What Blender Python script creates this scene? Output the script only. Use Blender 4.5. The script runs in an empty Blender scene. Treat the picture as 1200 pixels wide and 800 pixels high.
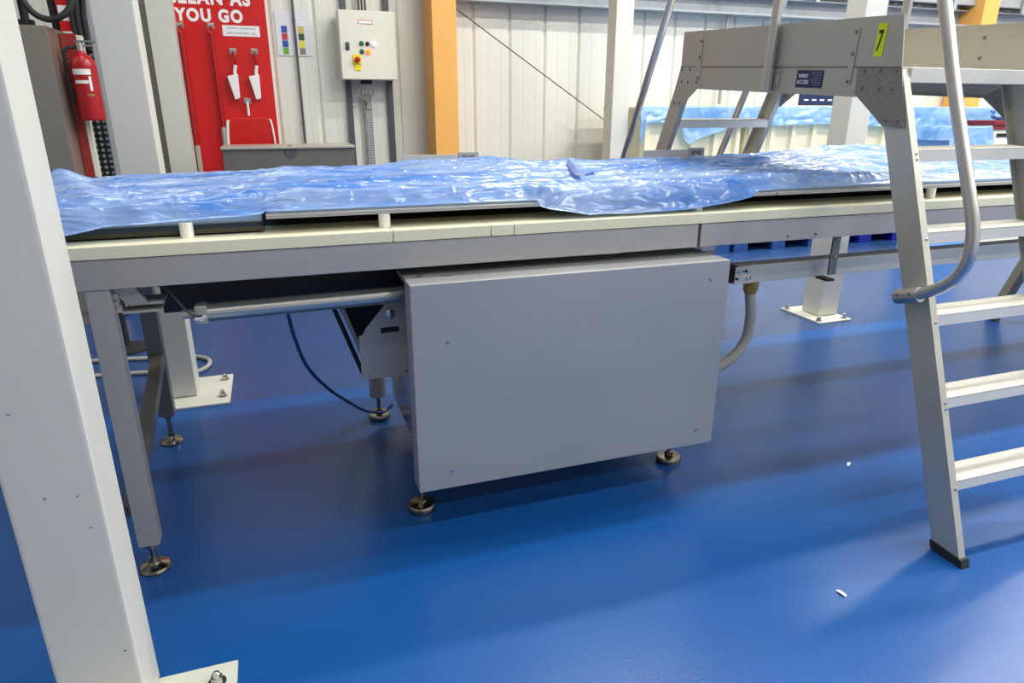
import bpy, bmesh, math, random
import numpy as np
from mathutils import Vector, Matrix
random.seed(7)
S = bpy.context.scene
C = S.collection

# ------------------------------------------------------------------ camera
H = 1.5
FPX, YAW, PITCH, ROLL = 790.0, math.radians(19.1), math.radians(19.15), math.radians(0.1)
cf = Vector((math.sin(YAW)*math.cos(PITCH), math.cos(YAW)*math.cos(PITCH), -math.sin(PITCH)))
cr = Vector((math.cos(YAW), -math.sin(YAW), 0))
cu = cr.cross(cf)
cr2 = math.cos(ROLL)*cr + math.sin(ROLL)*cu
cu2 = -math.sin(ROLL)*cr + math.cos(ROLL)*cu
cam_d = bpy.data.cameras.new('camera')
cam_d.sensor_width = 36.0
cam_d.lens = FPX/1200*36
cam_d.clip_start = 0.05
cam = bpy.data.objects.new('camera', cam_d)
C.objects.link(cam)
cam.matrix_world = Matrix(((cr2.x, cu2.x, -cf.x, 0), (cr2.y, cu2.y, -cf.y, 0), (cr2.z, cu2.z, -cf.z, H), (0, 0, 0, 1)))
S.camera = cam

# ------------------------------------------------------------------ world, lights, exposure
w = bpy.data.worlds.new('world'); S.world = w; w.use_nodes = True
w.node_tree.nodes['Background'].inputs[0].default_value = (0.9, 0.95, 1, 1)
w.node_tree.nodes['Background'].inputs[1].default_value = 0.3
S.view_settings.view_transform = 'Standard'
S.view_settings.look = 'None'
S.view_settings.gamma = 1.0
S.view_settings.exposure = 0.15
S.view_settings.use_curve_mapping = False
S.cycles.max_bounces = 8
S.cycles.transparent_max_bounces = 12
S.cycles.use_denoising = True
S.cycles.sample_clamp_indirect = 6.0

def area(name, loc, sx, sy, power, col=(1, 0.985, 0.94)):
    d = bpy.data.lights.new(name, 'AREA')
    d.shape = 'RECTANGLE'; d.size = sx; d.size_y = sy; d.energy = power; d.color = col
    o = bpy.data.objects.new(name, d); C.objects.link(o); o.location = loc
    return o
# rows of fluorescent battens under the roof, running along the conveyor
for yy, pw in ((4.5, 84), (2.7, 118), (-0.6, 78), (-3.6, 78)):
    for xx, k in ((-4.0, 0.1), (-0.6, 0.3), (2.8, 1.0), (6.2, 1.25), (9.6, 1.25), (13.0, 1.0)):
        area('batten_lamp', (xx, yy, 5.3), 1.8, 0.2, pw*k)

# ------------------------------------------------------------------ materials
def lin(c):
    return tuple(((v/255)/12.92 if v/255 <= 0.04045 else ((v/255+0.055)/1.055)**2.4) for v in c)
def nt(name):
    m = bpy.data.materials.new(name); m.use_nodes = True
    n = m.node_tree.nodes; l = m.node_tree.links
    return m, n, l, n['Principled BSDF']
def mat(name, rgb, rough=0.5, metal=0.0, noise=0.0, nscale=8.0, stretch=(1, 1, 1), bump=0.0, bscale=60.0, bstretch=(1, 1, 1), rvar=0.0, coat=0.0, emit=None, spec=0.5):
    m, n, l, b = nt(name)
    c = lin(rgb)
    b.inputs['Base Color'].default_value = (*c, 1)
    b.inputs['Roughness'].default_value = rough
    b.inputs['Metallic'].default_value = metal
    b.inputs['Specular IOR Level'].default_value = spec
    b.inputs['Coat Weight'].default_value = coat
    tc = n.new('ShaderNodeTexCoord')
    if noise or rvar:
        mp = n.new('ShaderNodeMapping'); mp.inputs['Scale'].default_value = stretch
        nz = n.new('ShaderNodeTexNoise'); nz.inputs['Scale'].default_value = nscale; nz.inputs['Detail'].default_value = 4
        l.new(tc.outputs['Object'], mp.inputs[0]); l.new(mp.outputs[0], nz.inputs[0])
        if noise:
            mx = n.new('ShaderNodeMix'); mx.data_type = 'RGBA'
            mx.inputs[6].default_value = (*[v*(1-noise) for v in c], 1)
            mx.inputs[7].default_value = (*[min(1, v*(1+noise)) for v in c], 1)
            l.new(nz.outputs[0], mx.inputs[0]); l.new(mx.outputs[2], b.inputs['Base Color'])
        if rvar:
            mr = n.new('ShaderNodeMapRange'); mr.inputs[1].default_value = 0.3; mr.inputs[2].default_value = 0.7
            mr.inputs[3].default_value = max(0.02, rough-rvar); mr.inputs[4].default_value = rough+rvar
            l.new(nz.outputs[0], mr.inputs[0]); l.new(mr.outputs[0], b.inputs['Roughness'])
    if bump:
        mp2 = n.new('ShaderNodeMapping'); mp2.inputs['Scale'].default_value = bstretch
        nb = n.new('ShaderNodeTexNoise'); nb.inputs['Scale'].default_value = bscale; nb.inputs['Detail'].default_value = 3
        bp = n.new('ShaderNodeBump'); bp.inputs['Strength'].default_value = bump; bp.inputs['Distance'].default_value = 0.01
        l.new(tc.outputs['Object'], mp2.inputs[0]); l.new(mp2.outputs[0], nb.inputs[0]); l.new(nb.outputs[0], bp.inputs['Height'])
        l.new(bp.outputs[0], b.inputs['Normal'])
    if emit:
        b.inputs['Emission Color'].default_value = (*lin(emit[0]), 1); b.inputs['Emission Strength'].default_value = emit[1]
    return m

def floor_material():
    m, n, l, b = nt('blue_epoxy')
    tc = n.new('ShaderNodeTexCoord')
    n1 = n.new('ShaderNodeTexNoise'); n1.inputs['Scale'].default_value = 0.9; n1.inputs['Detail'].default_value = 3
    n2 = n.new('ShaderNodeTexNoise'); n2.inputs['Scale'].default_value = 140; n2.inputs['Detail'].default_value = 2
    l.new(tc.outputs['Object'], n1.inputs[0]); l.new(tc.outputs['Object'], n2.inputs[0])
    mx = n.new('ShaderNodeMix'); mx.data_type = 'RGBA'
    mx.inputs[6].default_value = (*lin((14, 74, 140)), 1); mx.inputs[7].default_value = (*lin((18, 88, 160)), 1)
    l.new(n1.outputs[0], mx.inputs[0])
    # the strip of floor behind the conveyor has a duller, greyer blue with a straight edge
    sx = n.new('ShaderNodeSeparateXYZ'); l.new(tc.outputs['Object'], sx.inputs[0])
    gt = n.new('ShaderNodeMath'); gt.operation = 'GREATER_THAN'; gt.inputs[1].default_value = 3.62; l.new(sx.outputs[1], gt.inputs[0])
    rear_mix = n.new('ShaderNodeMix'); rear_mix.data_type = 'RGBA'; rear_mix.inputs[7].default_value = (*lin((42, 74, 126)), 1)
    l.new(gt.outputs[0], rear_mix.inputs[0]); l.new(mx.outputs[2], rear_mix.inputs[6])
    # pale scuffs
    n3 = n.new('ShaderNodeTexNoise'); n3.inputs['Scale'].default_value = 60; n3.inputs['Detail'].default_value = 6; n3.inputs['Roughness'].default_value = 0.75
    l.new(tc.outputs['Object'], n3.inputs[0])
    rp = n.new('ShaderNodeValToRGB'); rp.color_ramp.elements[0].position = 0.66; rp.color_ramp.elements[1].position = 0.80
    l.new(n3.outputs[0], rp.inputs[0])
    mx2 = n.new('ShaderNodeMix'); mx2.data_type = 'RGBA'
    mx2.inputs[7].default_value = (*lin((84, 120, 176)), 1)
    ml = n.new('ShaderNodeMath'); ml.operation = 'MULTIPLY'; ml.inputs[1].default_value = 0.2
    l.new(rp.outputs[0], ml.inputs[0]); l.new(ml.outputs[0], mx2.inputs[0]); l.new(rear_mix.outputs[2], mx2.inputs[6])
    l.new(mx2.outputs[2], b.inputs['Base Color'])
    mr = n.new('ShaderNodeMapRange'); mr.inputs[1].default_value = 0.0; mr.inputs[2].default_value = 1.0; mr.inputs[3].default_value = 0.22; mr.inputs[4].default_value = 0.38
    l.new(n1.outputs[0], mr.inputs[0]); l.new(mr.outputs[0], b.inputs['Roughness'])
    bp = n.new('ShaderNodeBump'); bp.inputs['Strength'].default_value = 0.12; bp.inputs['Distance'].default_value = 0.004
    l.new(n2.outputs[0], bp.inputs['Height']); l.new(bp.outputs[0], b.inputs['Normal'])
    b.inputs['Specular IOR Level'].default_value = 0.55
    return m

def film_material(name, dark, light, opac, bumpstr=0.5):
    m, n, l, b = nt(name)
    out = [x for x in n if x.type == 'OUTPUT_MATERIAL'][0]
    tc = n.new('ShaderNodeTexCoord')
    mp = n.new('ShaderNodeMapping'); mp.inputs['Scale'].default_value = (0.3, 2.2, 1)
    nz = n.new('ShaderNodeTexNoise'); nz.inputs['Scale'].default_value = 5; nz.inputs['Detail'].default_value = 6; nz.inputs['Distortion'].default_value = 0.8
    l.new(tc.outputs['Object'], mp.inputs[0]); l.new(mp.outputs[0], nz.inputs[0])
    rp = n.new('ShaderNodeValToRGB'); rp.color_ramp.elements[0].position = 0.36; rp.color_ramp.elements[1].position = 0.66
    rp.color_ramp.elements[0].color = (*lin(dark), 1); rp.color_ramp.elements[1].color = (*lin(light), 1)  # pale and deep streaks put reflections and show-through into the colour
    l.new(nz.outputs[0], rp.inputs[0])
    l.new(rp.outputs[0], b.inputs['Base Color'])
    b.inputs['Roughness'].default_value = 0.17
    b.inputs['Specular IOR Level'].default_value = 0.8
    mp2 = n.new('ShaderNodeMapping'); mp2.inputs['Scale'].default_value = (0.35, 1.9, 1.0)
    nb = n.new('ShaderNodeTexNoise'); nb.noise_type = 'RIDGED_MULTIFRACTAL'; nb.normalize = True; nb.inputs['Scale'].default_value = 20; nb.inputs['Detail'].default_value = 3; nb.inputs['Roughness'].default_value = 0.6; nb.inputs['Distortion'].default_value = 0.9
    l.new(tc.outputs['Object'], mp2.inputs[0]); l.new(mp2.outputs[0], nb.inputs[0])
    bp = n.new('ShaderNodeBump'); bp.inputs['Strength'].default_value = bumpstr; bp.inputs['Distance'].default_value = 0.03
    l.new(nb.outputs[0], bp.inputs['Height']); l.new(bp.outputs[0], b.inputs['Normal'])
    b.inputs['Coat Weight'].default_value = 0.5; b.inputs['Coat Roughness'].default_value = 0.4
    tr = n.new('ShaderNodeBsdfTransparent'); tr.inputs[0].default_value = (0.55, 0.78, 1, 1)
    mxs = n.new('ShaderNodeMixShader'); mxs.inputs[0].default_value = opac
    l.new(tr.outputs[0], mxs.inputs[1]); l.new(b.outputs[0], mxs.inputs[2]); l.new(mxs.outputs[0], out.inputs[0])
    return m

def chequer_material():
    m, n, l, b = nt('chequer_plate')
    b.inputs['Base Color'].default_value = (*lin((150, 144, 132)), 1); b.inputs['Metallic'].default_value = 0.8; b.inputs['Roughness'].default_value = 0.42
    tc = n.new('ShaderNodeTexCoord')
    mp = n.new('ShaderNodeMapping'); mp.inputs['Rotation'].default_value = (math.radians(45), 0, 0); mp.inputs['Scale'].default_value = (1, 34, 34)
    l.new(tc.outputs['Object'], mp.inputs[0])
    sp = n.new('ShaderNodeSeparateXYZ'); l.new(mp.outputs[0], sp.inputs[0])
    def tri(o, k):
        a = n.new('ShaderNodeMath'); a.operation = 'FRACT'; l.new(o, a.inputs[0])
        s = n.new('ShaderNodeMath'); s.operation = 'SUBTRACT'; l.new(a.outputs[0], s.inputs[0]); s.inputs[1].default_value = 0.5
        ab = n.new('ShaderNodeMath'); ab.operation = 'ABSOLUTE'; l.new(s.outputs[0], ab.inputs[0])
        t = n.new('ShaderNodeMapRange'); t.interpolation_type = 'SMOOTHSTEP'; t.inputs[1].default_value = k-0.12; t.inputs[2].default_value = k+0.12; t.inputs[3].default_value = 1; t.inputs[4].default_value = 0; l.new(ab.outputs[0], t.inputs[0])
        return t
    a = tri(sp.outputs[1], 0.20); c = tri(sp.outputs[2], 0.36)
    mu = n.new('ShaderNodeMath'); mu.operation = 'MULTIPLY'; l.new(a.outputs[0], mu.inputs[0]); l.new(c.outputs[0], mu.inputs[1])
    bp = n.new('ShaderNodeBump'); bp.inputs['Strength'].default_value = 0.42; bp.inputs['Distance'].default_value = 0.004
    l.new(mu.outputs[0], bp.inputs['Height']); l.new(bp.outputs[0], b.inputs['Normal'])
    return m

def perforated_material(name, rgb, hole, scale):
    m, n, l, b = nt(name)
    tc = n.new('ShaderNodeTexCoord')
    v = n.new('ShaderNodeTexVoronoi'); v.inputs['Scale'].default_value = scale; v.inputs['Randomness'].default_value = 0.0
    l.new(tc.outputs['Object'], v.inputs['Vector'])
    lt = n.new('ShaderNodeMath'); lt.operation = 'LESS_THAN'; lt.inputs[1].default_value = 0.3
    l.new(v.outputs['Distance'], lt.inputs[0])
    mx = n.new('ShaderNodeMix'); mx.data_type = 'RGBA'
    mx.inputs[6].default_value = (*lin(rgb), 1); mx.inputs[7].default_value = (*lin(hole), 1)
    l.new(lt.outputs[0], mx.inputs[0]); l.new(mx.outputs[2], b.inputs['Base Color'])
    b.inputs['Roughness'].default_value = 0.5; b.inputs['Metallic'].default_value = 0.3
    return m

M = dict(
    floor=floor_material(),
    wall=mat('cladding_cream', (226, 224, 211), 0.5, noise=0.04, nscale=1.2),
    wallgrey=mat('plain_wall', (205, 203, 196), 0.6),
    ceil=mat('roof_sheet', (200, 200, 196), 0.7),
    white=mat('column_paint', (214, 212, 200), 0.42, noise=0.03, nscale=3),
    pale=mat('pale_green_paint', (214, 214, 200), 0.5, noise=0.03, nscale=3),
    taupe=mat('taupe_gap_shade', (168, 158, 146), 0.6),  # shade of the wall gap, put into the colour
    orange=mat('orange_paint', (236, 174, 88), 0.5, noise=0.05, nscale=2),
    steel=mat('brushed_steel', (178, 175, 168), 0.42, 0.4, noise=0.05, nscale=6, stretch=(0.4, 6, 30), rvar=0.06),
    steelbox=mat('satin_steel', (170, 171, 170), 0.46, 0.4, noise=0.06, nscale=2.2, stretch=(1, 1, 1), rvar=0.07, bump=0.02, bscale=14),
    steeldark=mat('dull_steel', (128, 124, 116), 0.42, 0.55, noise=0.08, nscale=5),
    polished=mat('polished_steel', (200, 196, 190), 0.2, 0.95, noise=0.04, nscale=9),
    foot=mat('foot_steel', (160, 150, 134), 0.18, 1.0, noise=0.08, nscale=30),
    alu=mat('mill_aluminium', (200, 196, 182), 0.4, 0.5, noise=0.05, nscale=4, stretch=(1, 4, 1), rvar=0.06),
    alustep=mat('step_aluminium', (232, 228, 214), 0.42, 0.2, noise=0.04, nscale=4, stretch=(1, 4, 1)),
    alupanel=mat('panel_aluminium', (186, 183, 169), 0.42, 0.6, noise=0.07, nscale=2.4, stretch=(1, 1, 3), rvar=0.08),
    alutube=mat('tube_aluminium', (208, 204, 194), 0.3, 0.85, noise=0.05, nscale=6),
    galv=mat('galvanised', (168, 174, 178), 0.45, 0.4, noise=0.16, nscale=14),
    cream=mat('cream_plastic', (232, 228, 196), 0.45, noise=0.03, nscale=4),
    bin=mat('cream_bin_plastic', (238, 231, 200), 0.5),
    nylon=mat('white_nylon', (238, 236, 226), 0.45),
    black=mat('black_plastic', (16, 18, 22), 0.5),
    belt=mat('dark_belt_shade', (66, 62, 46), 0.7),
    white2=mat('belt_white', (226, 228, 228), 0.4),
    dark=mat('dark_rubber', (34, 34, 36), 0.6),
    darkgrey=mat('dark_grey_plastic', (78, 82, 84), 0.5),
    hose=mat('grey_hose', (172, 170, 160), 0.5),
    brass=mat('brass', (176, 140, 70), 0.32, 0.9, noise=0.1, nscale=40),
    bluetube=mat('blue_air_tube', (10, 66, 130), 0.35),
    red=mat('signal_red', (206, 30, 28), 0.24, noise=0.04, nscale=3),
    redext=mat('extinguisher_red', (170, 20, 28), 0.25),
    redbrown=mat('dull_red', (150, 44, 40), 0.45),
    maroon=mat('maroon_plastic', (120, 28, 40), 0.45),
    whitep=mat('white_print', (240, 238, 234), 0.5),
    paper=mat('laminated_paper', (224, 224, 226), 0.25),
    grey=mat('sign_grey', (120, 120, 124), 0.5),
    enclosure=mat('enclosure_cream', (228, 224, 206), 0.45),
    yellow=mat('safety_yellow', (240, 214, 20), 0.45),
    lime=mat('lime_sticker', (214, 226, 24), 0.45),
    navy=mat('navy_sign', (26, 40, 74), 0.35),
    green=mat('button_green', (20, 120, 90), 0.3),
    bbtn=mat('button_dark', (54, 40, 38), 0.3),
    lampo=mat('lamp_orange', (255, 150, 60), 0.3, emit=((255, 84, 30), 2.2)),
    lampw=mat('lamp_white', (236, 240, 250), 0.25, emit=((226, 232, 255), 0.35)),
    cblue=mat('square_blue', (40, 80, 160), 0.4), cred=mat('square_red', (196, 50, 70), 0.4),
    cgreen=mat('square_green', (110, 170, 50), 0.4), ctan=mat('square_tan', (205, 180, 90), 0.4),
    cdgreen=mat('square_dark_green', (60, 84, 54), 0.4), cyel=mat('square_yellow', (226, 216, 60), 0.4),
    cgrey=mat('square_grey', (130, 128, 120), 0.4),
    palletblue=mat('pallet_blue', (24, 66, 128), 0.45), palletultra=mat('pallet_ultramarine', (24, 34, 150), 0.45),
    crateblue=mat('pale_blue_crate', (112, 166, 226), 0.4),
    cabsteel=mat('cabinet_steel', (164, 157, 144), 0.3, 0.6, noise=0.12, nscale=1.6),
    film=film_material('blue_polythene', (70, 132, 216), (176, 198, 234), 0.76, 0.3),
    filmdark=film_material('doubled_polythene', (64, 104, 186), (92, 130, 204), 0.92, 0.05),
    film2=film_material('pale_blue_polythene', (104, 160, 222), (166, 204, 238), 0.74, 0.05),
    chequer=chequer_material(),
    perf=perforated_material('perforated_tray', (176, 178, 176), (92, 94, 94), 41),
    perfdark=perforated_material('perforated_dark', (26, 30, 32), (150, 160, 156), 25),
)

# ------------------------------------------------------------------ mesh builder
class MB:
    def __init__(s):
        s.bm = bmesh.new()
    def _take(s, bm2):
        me = bpy.data.meshes.new('tmp'); bm2.to_mesh(me); bm2.free(); s.bm.from_mesh(me); bpy.data.meshes.remove(me)
        return s
    def box(s, x0, x1, y0, y1, z0, z1, bev=0.0, mtx=None):
        b = bmesh.new(); bmesh.ops.create_cube(b, size=1)
        for v in b.verts:
            v.co = Vector(((x0+x1)/2+v.co.x*(x1-x0), (y0+y1)/2+v.co.y*(y1-y0), (z0+z1)/2+v.co.z*(z1-z0)))
        if bev:
            bmesh.ops.bevel(b, geom=b.edges[:], offset=bev, segments=2, affect='EDGES', profile=0.5)
        if mtx: bmesh.ops.transform(b, matrix=mtx, verts=b.verts[:])
        return s._take(b)
    def prism(s, pts, axis, a, c, bev=0.0):
        b = bmesh.new()
        def P(p, q):
            if axis == 'x': return (q, p[0], p[1])
            if axis == 'y': return (p[0], q, p[1])
            return (p[0], p[1], q)
        v0 = [b.verts.new(P(p, a)) for p in pts]; v1 = [b.verts.new(P(p, c)) for p in pts]
        b.faces.new(v0); b.faces.new(v1[::-1])
        for i in range(len(pts)):
            j = (i+1) % len(pts); b.faces.new((v0[j], v0[i], v1[i], v1[j]))
        if bev: bmesh.ops.bevel(b, geom=b.edges[:], offset=bev, segments=2, affect='EDGES', profile=0.5)
        return s._take(b)
    def cyl(s, p0, p1, r, n=16, r2=None):
        p0, p1 = Vector(p0), Vector(p1); d = p1-p0
        b = bmesh.new()
        bmesh.ops.create_cone(b, cap_ends=True, segments=n, radius1=r, radius2=r if r2 is None else r2, depth=d.length)
        q = d.to_track_quat('Z', 'Y').to_matrix().to_4x4()
        bmesh.ops.transform(b, matrix=Matrix.Translation((p0+p1)/2) @ q, verts=b.verts[:])
        return s._take(b)
    def lathe(s, prof, c, n=24, axis=None):
        b = bmesh.new(); rings = []
        for r, z in prof:
            if r < 1e-6: rings.append([b.verts.new((0, 0, z))])
            else: rings.append([b.verts.new((r*math.cos(2*math.pi*k/n), r*math.sin(2*math.pi*k/n), z)) for k in range(n)])
        for A, B in zip(rings, rings[1:]):
            for k in range(n):
                q = [A[k % len(A)], A[(k+1) % len(A)], B[(k+1) % len(B)], B[k % len(B)]]
                u = []
                for v in q:
                    if v not in u: u.append(v)
                if len(u) > 2: b.faces.new(u)
        if len(rings[0]) > 1: b.faces.new(rings[0][::-1])
        if len(rings[-1]) > 1: b.faces.new(rings[-1])
        m = Matrix.Translation(c)
        if axis is not None: m = m @ Vector(axis).to_track_quat('Z', 'Y').to_matrix().to_4x4()
        bmesh.ops.transform(b, matrix=m, verts=b.verts[:])
        return s._take(b)
    def tube(s, pts, r, n=12, sub=8, closed=False):
        P = [Vector(p) for p in pts]
        if sub > 1 and len(P) > 2:
            Q = []; m = len(P)
            for i in range(m if closed else m-1):
                p0 = P[(i-1) % m] if closed or i > 0 else P[0]*2-P[1]
                p1, p2 = P[i], P[(i+1) % m]
                p3 = P[(i+2) % m] if closed or i+2 < m else p2*2-p1
                for k in range(sub):
                    t = k/sub
                    Q.append(0.5*((2*p1)+(p2-p0)*t+(2*p0-5*p1+4*p2-p3)*t*t+(3*p1-p0-3*p2+p3)*t**3))
            if not closed: Q.append(P[-1])
            P = Q
        b = bmesh.new(); rings = []; up = None; m = len(P)
        for i, p in enumerate(P):
            if closed: t = (P[(i+1) % m]-P[i-1]).normalized()
            else: t = (P[min(i+1, m-1)]-P[max(i-1, 0)]).normalized()
            if up is None:
                up = t.orthogonal().normalized()
            up = (up-t*up.dot(t)).normalized(); sd = t.cross(up)
            rings.append([b.verts.new(p+r*(math.cos(2*math.pi*k/n)*up+math.sin(2*math.pi*k/n)*sd)) for k in range(n)])
        for i in range(m if closed else m-1):
            A, B = rings[i], rings[(i+1) % m]
            for k in range(n): b.faces.new((A[k], A[(k+1) % n], B[(k+1) % n], B[k]))
        if not closed: b.faces.new(rings[0][::-1]); b.faces.new(rings[-1])
        return s._take(b)
    def build(s, name, m, parent=None, off=(0, 0, 0), ang=35):
        bm = s.bm
        bmesh.ops.translate(bm, verts=bm.verts[:], vec=-Vector(off))
        bmesh.ops.recalc_face_normals(bm, faces=bm.faces[:])
        me = bpy.data.meshes.new(name); bm.to_mesh(me); bm.free()
        me.materials.append(m)
        me.shade_smooth(); me.set_sharp_from_angle(angle=math.radians(ang))
        o = bpy.data.objects.new(name, me); C.objects.link(o)
        wn = o.modifiers.new('weighted', 'WEIGHTED_NORMAL'); wn.keep_sharp = True
        if parent: o.parent = parent
        return o

def tag(o, label, cat, group=None):
    o['label'] = label; o['category'] = cat
    if group: o['group'] = group
    return o
def struct(o):
    o['kind'] = 'structure'; return o
def thing(name, loc, label, cat, group=None):
    e = bpy.data.objects.new(name, None); C.objects.link(e); e.location = loc; e.empty_display_size = 0.1
    return tag(e, label, cat, group)
class Part:
    """builder that takes world coordinates for a thing whose Empty is at loc"""
    def __init__(s, root): s.r = root; s.o = Vector(root.location)
    def __call__(s, name, mb, m, parent=None, ang=35):
        return mb.build(name, m, parent or s.r, s.o, ang)
def copy_at(o, delta, parent=None):
    c = o.copy(); C.objects.link(c); c.parent = parent or o.parent; c.location = Vector(o.location)+Vector(delta)
    return c
def text(name, body, x0, x1, z0, z1, y, m, parent=None, off=(0, 0, 0), bold=0.0, rot=None, sp_ch=1.0):
    cu_ = bpy.data.curves.new('lettering', 'FONT'); cu_.body = body; cu_.size = 1; cu_.offset = bold; cu_.extrude = 0.0
    cu_.align_x = 'LEFT'; cu_.space_character = sp_ch
    t = bpy.data.objects.new('lettering', cu_); C.objects.link(t)
    bpy.context.view_layer.update()
    me = bpy.data.meshes.new_from_object(t.evaluated_get(bpy.context.evaluated_depsgraph_get()))
    bpy.data.objects.remove(t)
    co = np.empty(len(me.vertices)*3); me.vertices.foreach_get('co', co); co = co.reshape(-1, 3)
    mn, mx = co.min(0), co.max(0)
    u = (co[:, 0]-mn[0])/(mx[0]-mn[0]); v = (co[:, 1]-mn[1])/(mx[1]-mn[1])
    out = np.zeros_like(co)
    if rot is None:
        out[:, 0] = x0+u*(x1-x0); out[:, 1] = y; out[:, 2] = z0+v*(z1-z0)
    else:  # on a face of constant x = y, running along -Y from x0 to x1
        out[:, 0] = y; out[:, 1] = x0+u*(x1-x0); out[:, 2] = z0+v*(z1-z0)
    out -= np.array(off)
    me.vertices.foreach_set('co', out.ravel()); me.update()
    me.materials.clear(); me.materials.append(m)
    me.name = name
    o = bpy.data.objects.new(name, me); C.objects.link(o)
    if parent: o.parent = parent
    return o

# ------------------------------------------------------------------ structure
XL, XR, YF, YB, ZC = -7.0, 16.0, -6.0, 7.25, 6.0
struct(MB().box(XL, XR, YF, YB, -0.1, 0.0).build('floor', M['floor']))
struct(MB().box(XL, XR, YF, YB, ZC, ZC+0.1).build('ceiling', M['ceil']))
wb = struct(MB().box(XL, XR, YB, YB+0.1, 0, ZC).build('wall_back', M['wallgrey']))
struct(MB().box(XL-0.1, XL, YF, YB, 0, ZC).build('wall_left', M['wallgrey']))
struct(MB().box(XR, XR+0.1, YF, YB, 0, ZC).build('wall_right', M['wallgrey']))
struct(MB().box(XL, XR, YF-0.1, YF, 0, ZC).build('wall_front', M['wallgrey']))
PITCHP = 0.39
prof = [(0.0, 0.024), (0.006, 0.024), (0.018, 0.004), (0.03, 0.0), (0.11, 0.0), (0.118, 0.0016), (0.15, 0.0016), (0.158, 0.0),
        (0.25, 0.0), (0.258, 0.0016), (0.29, 0.0016), (0.298, 0.0), (0.362, 0.0), (0.372, 0.004), (0.384, 0.024), (0.39, 0.024)]
pan = MB(); pan.prism([(p[0], p[1]) for p in prof]+[(0.39, 0.05), (0, 0.05)], 'z', 0, ZC)
p0 = pan.build('cladding_panel', M['wall'], wb, ang=10)
k0, k1 = -23, 35
p0.location = (2.07+PITCHP*k0, 7.2, 0)
for k in range(k0+1, k1):
    copy_at(p0, (PITCHP*(k-k0), 0, 0))

# steel rails across the cladding
g = MB(); g.prism([(7.19, 2.48), (7.0, 2.48), (7.0, 2.50), (7.012, 2.50), (7.012, 2.49), (7.18, 2.49), (7.18, 2.66), (7.06, 2.66), (7.06, 2.672), (7.19, 2.672)], 'x', 1.86, 15.9)
struct(g.build('trim_1', M['galv']))
g = MB(); g.prism([(7.19, 2.72), (6.98, 2.72), (6.98, 2.83), (6.992, 2.83), (6.992, 2.732), (7.19, 2.732)], 'x', 1.86, 15.9)
struct(g.build('trim_2', M['perf']))
g = MB(); g.prism([(7.19, 2.92), (6.99, 2.92), (6.99, 3.08), (7.0, 3.08), (7.0, 2.932), (7.19, 2.932)], 'x', 1.86, 15.9)
struct(g.build('trim_3', M['galv']))
br = MB(); br.box(0, 0.06, 6.94, 6.98, 2.64, 3.0, 0.004)
b0 = br.build('trim_4', M['galv']); b0.location.x = 4.97; struct(b0)
for i, dx in enumerate((1.1, 3.2, 4.4, 6.0)):
    struct(copy_at(b0, (dx, 0, 0))).name = 'trim_%d' % (5+i)
# taupe strip that paints in the shaded wall gap left of the red board
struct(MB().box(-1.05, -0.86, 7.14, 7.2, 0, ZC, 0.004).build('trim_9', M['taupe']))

# ------------------------------------------------------------------ columns
def nut_mb(x, y, z, r=0.016, h=0.022):
    b = MB(); b.cyl((x, y, z), (x, y, z+0.004), r*1.5, 16); b.cyl((x, y, z+0.004), (x, y, z+h), r, 6); b.lathe([(r*0.62, 0), (r*0.62, 0.012), (0, 0.02)], (x, y, z+h), 10)
    return b
def column(x0, x1, y0, y1, plate, bolts, label, top=ZC):
    root = thing('support_column', ((x0+x1)/2, (y0+y1)/2, 0), label, 'column')
    P = Part(root)
    P('shaft', MB().box(x0, x1, y0, y1, 0.012, top, 0.012), M['white'])
    P('base_plate', MB().box(*plate, 0.0, 0.012, 0.002), M['pale'])
    for x, y in bolts: P('anchor_bolt', nut_mb(x, y, 0.012), M['polished'])
    return root
c1 = column(-0.622, -0.44, 1.541, 1.70, (-0.66, -0.24, 1.28, 1.69), [(-0.29, 1.62), (-0.29, 1.33)], 'white painted square column at the front left, closest to camera')
for x, z, w_, h_ in ((-0.5716, 1.285, 0.004, 0.010), (-0.5600, 1.288, 0.011, 0.011), (-0.574, 0.895, 0.006, 0.003), (-0.549, 0.688, 0.006, 0.004), (-0.4875, 0.683, 0.006, 0.003), (-0.466, 0.245, 0.006, 0.005), (-0.476, 0.60, 0.006, 0.003)):
    Part(c1)('scuff_mark', MB().box(x, x+w_, 1.5405, 1.5412, z, z+h_), M['grey'])
column(-0.695, -0.512, 3.745, 3.90, (-0.72, -0.345, 3.605, 4.035), [(-0.385, 3.70), (-0.385, 3.95)], 'white square column behind the conveyor at left, in front of the red board')
column(3.771, 3.955, 3.842, 4.02, (3.671, 3.973, 3.716, 4.13), [(3.70, 4.09), (3.93, 3.755), (3.70, 3.755)], 'white square column with base plate behind the ladder platform at right')
column(3.155, 3.34, 6.18, 6.36, (3.06, 3.42, 6.08, 6.45), [(3.09, 6.11), (3.39, 6.11)], 'white square column near the back wall where the thin cable ends')
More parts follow.
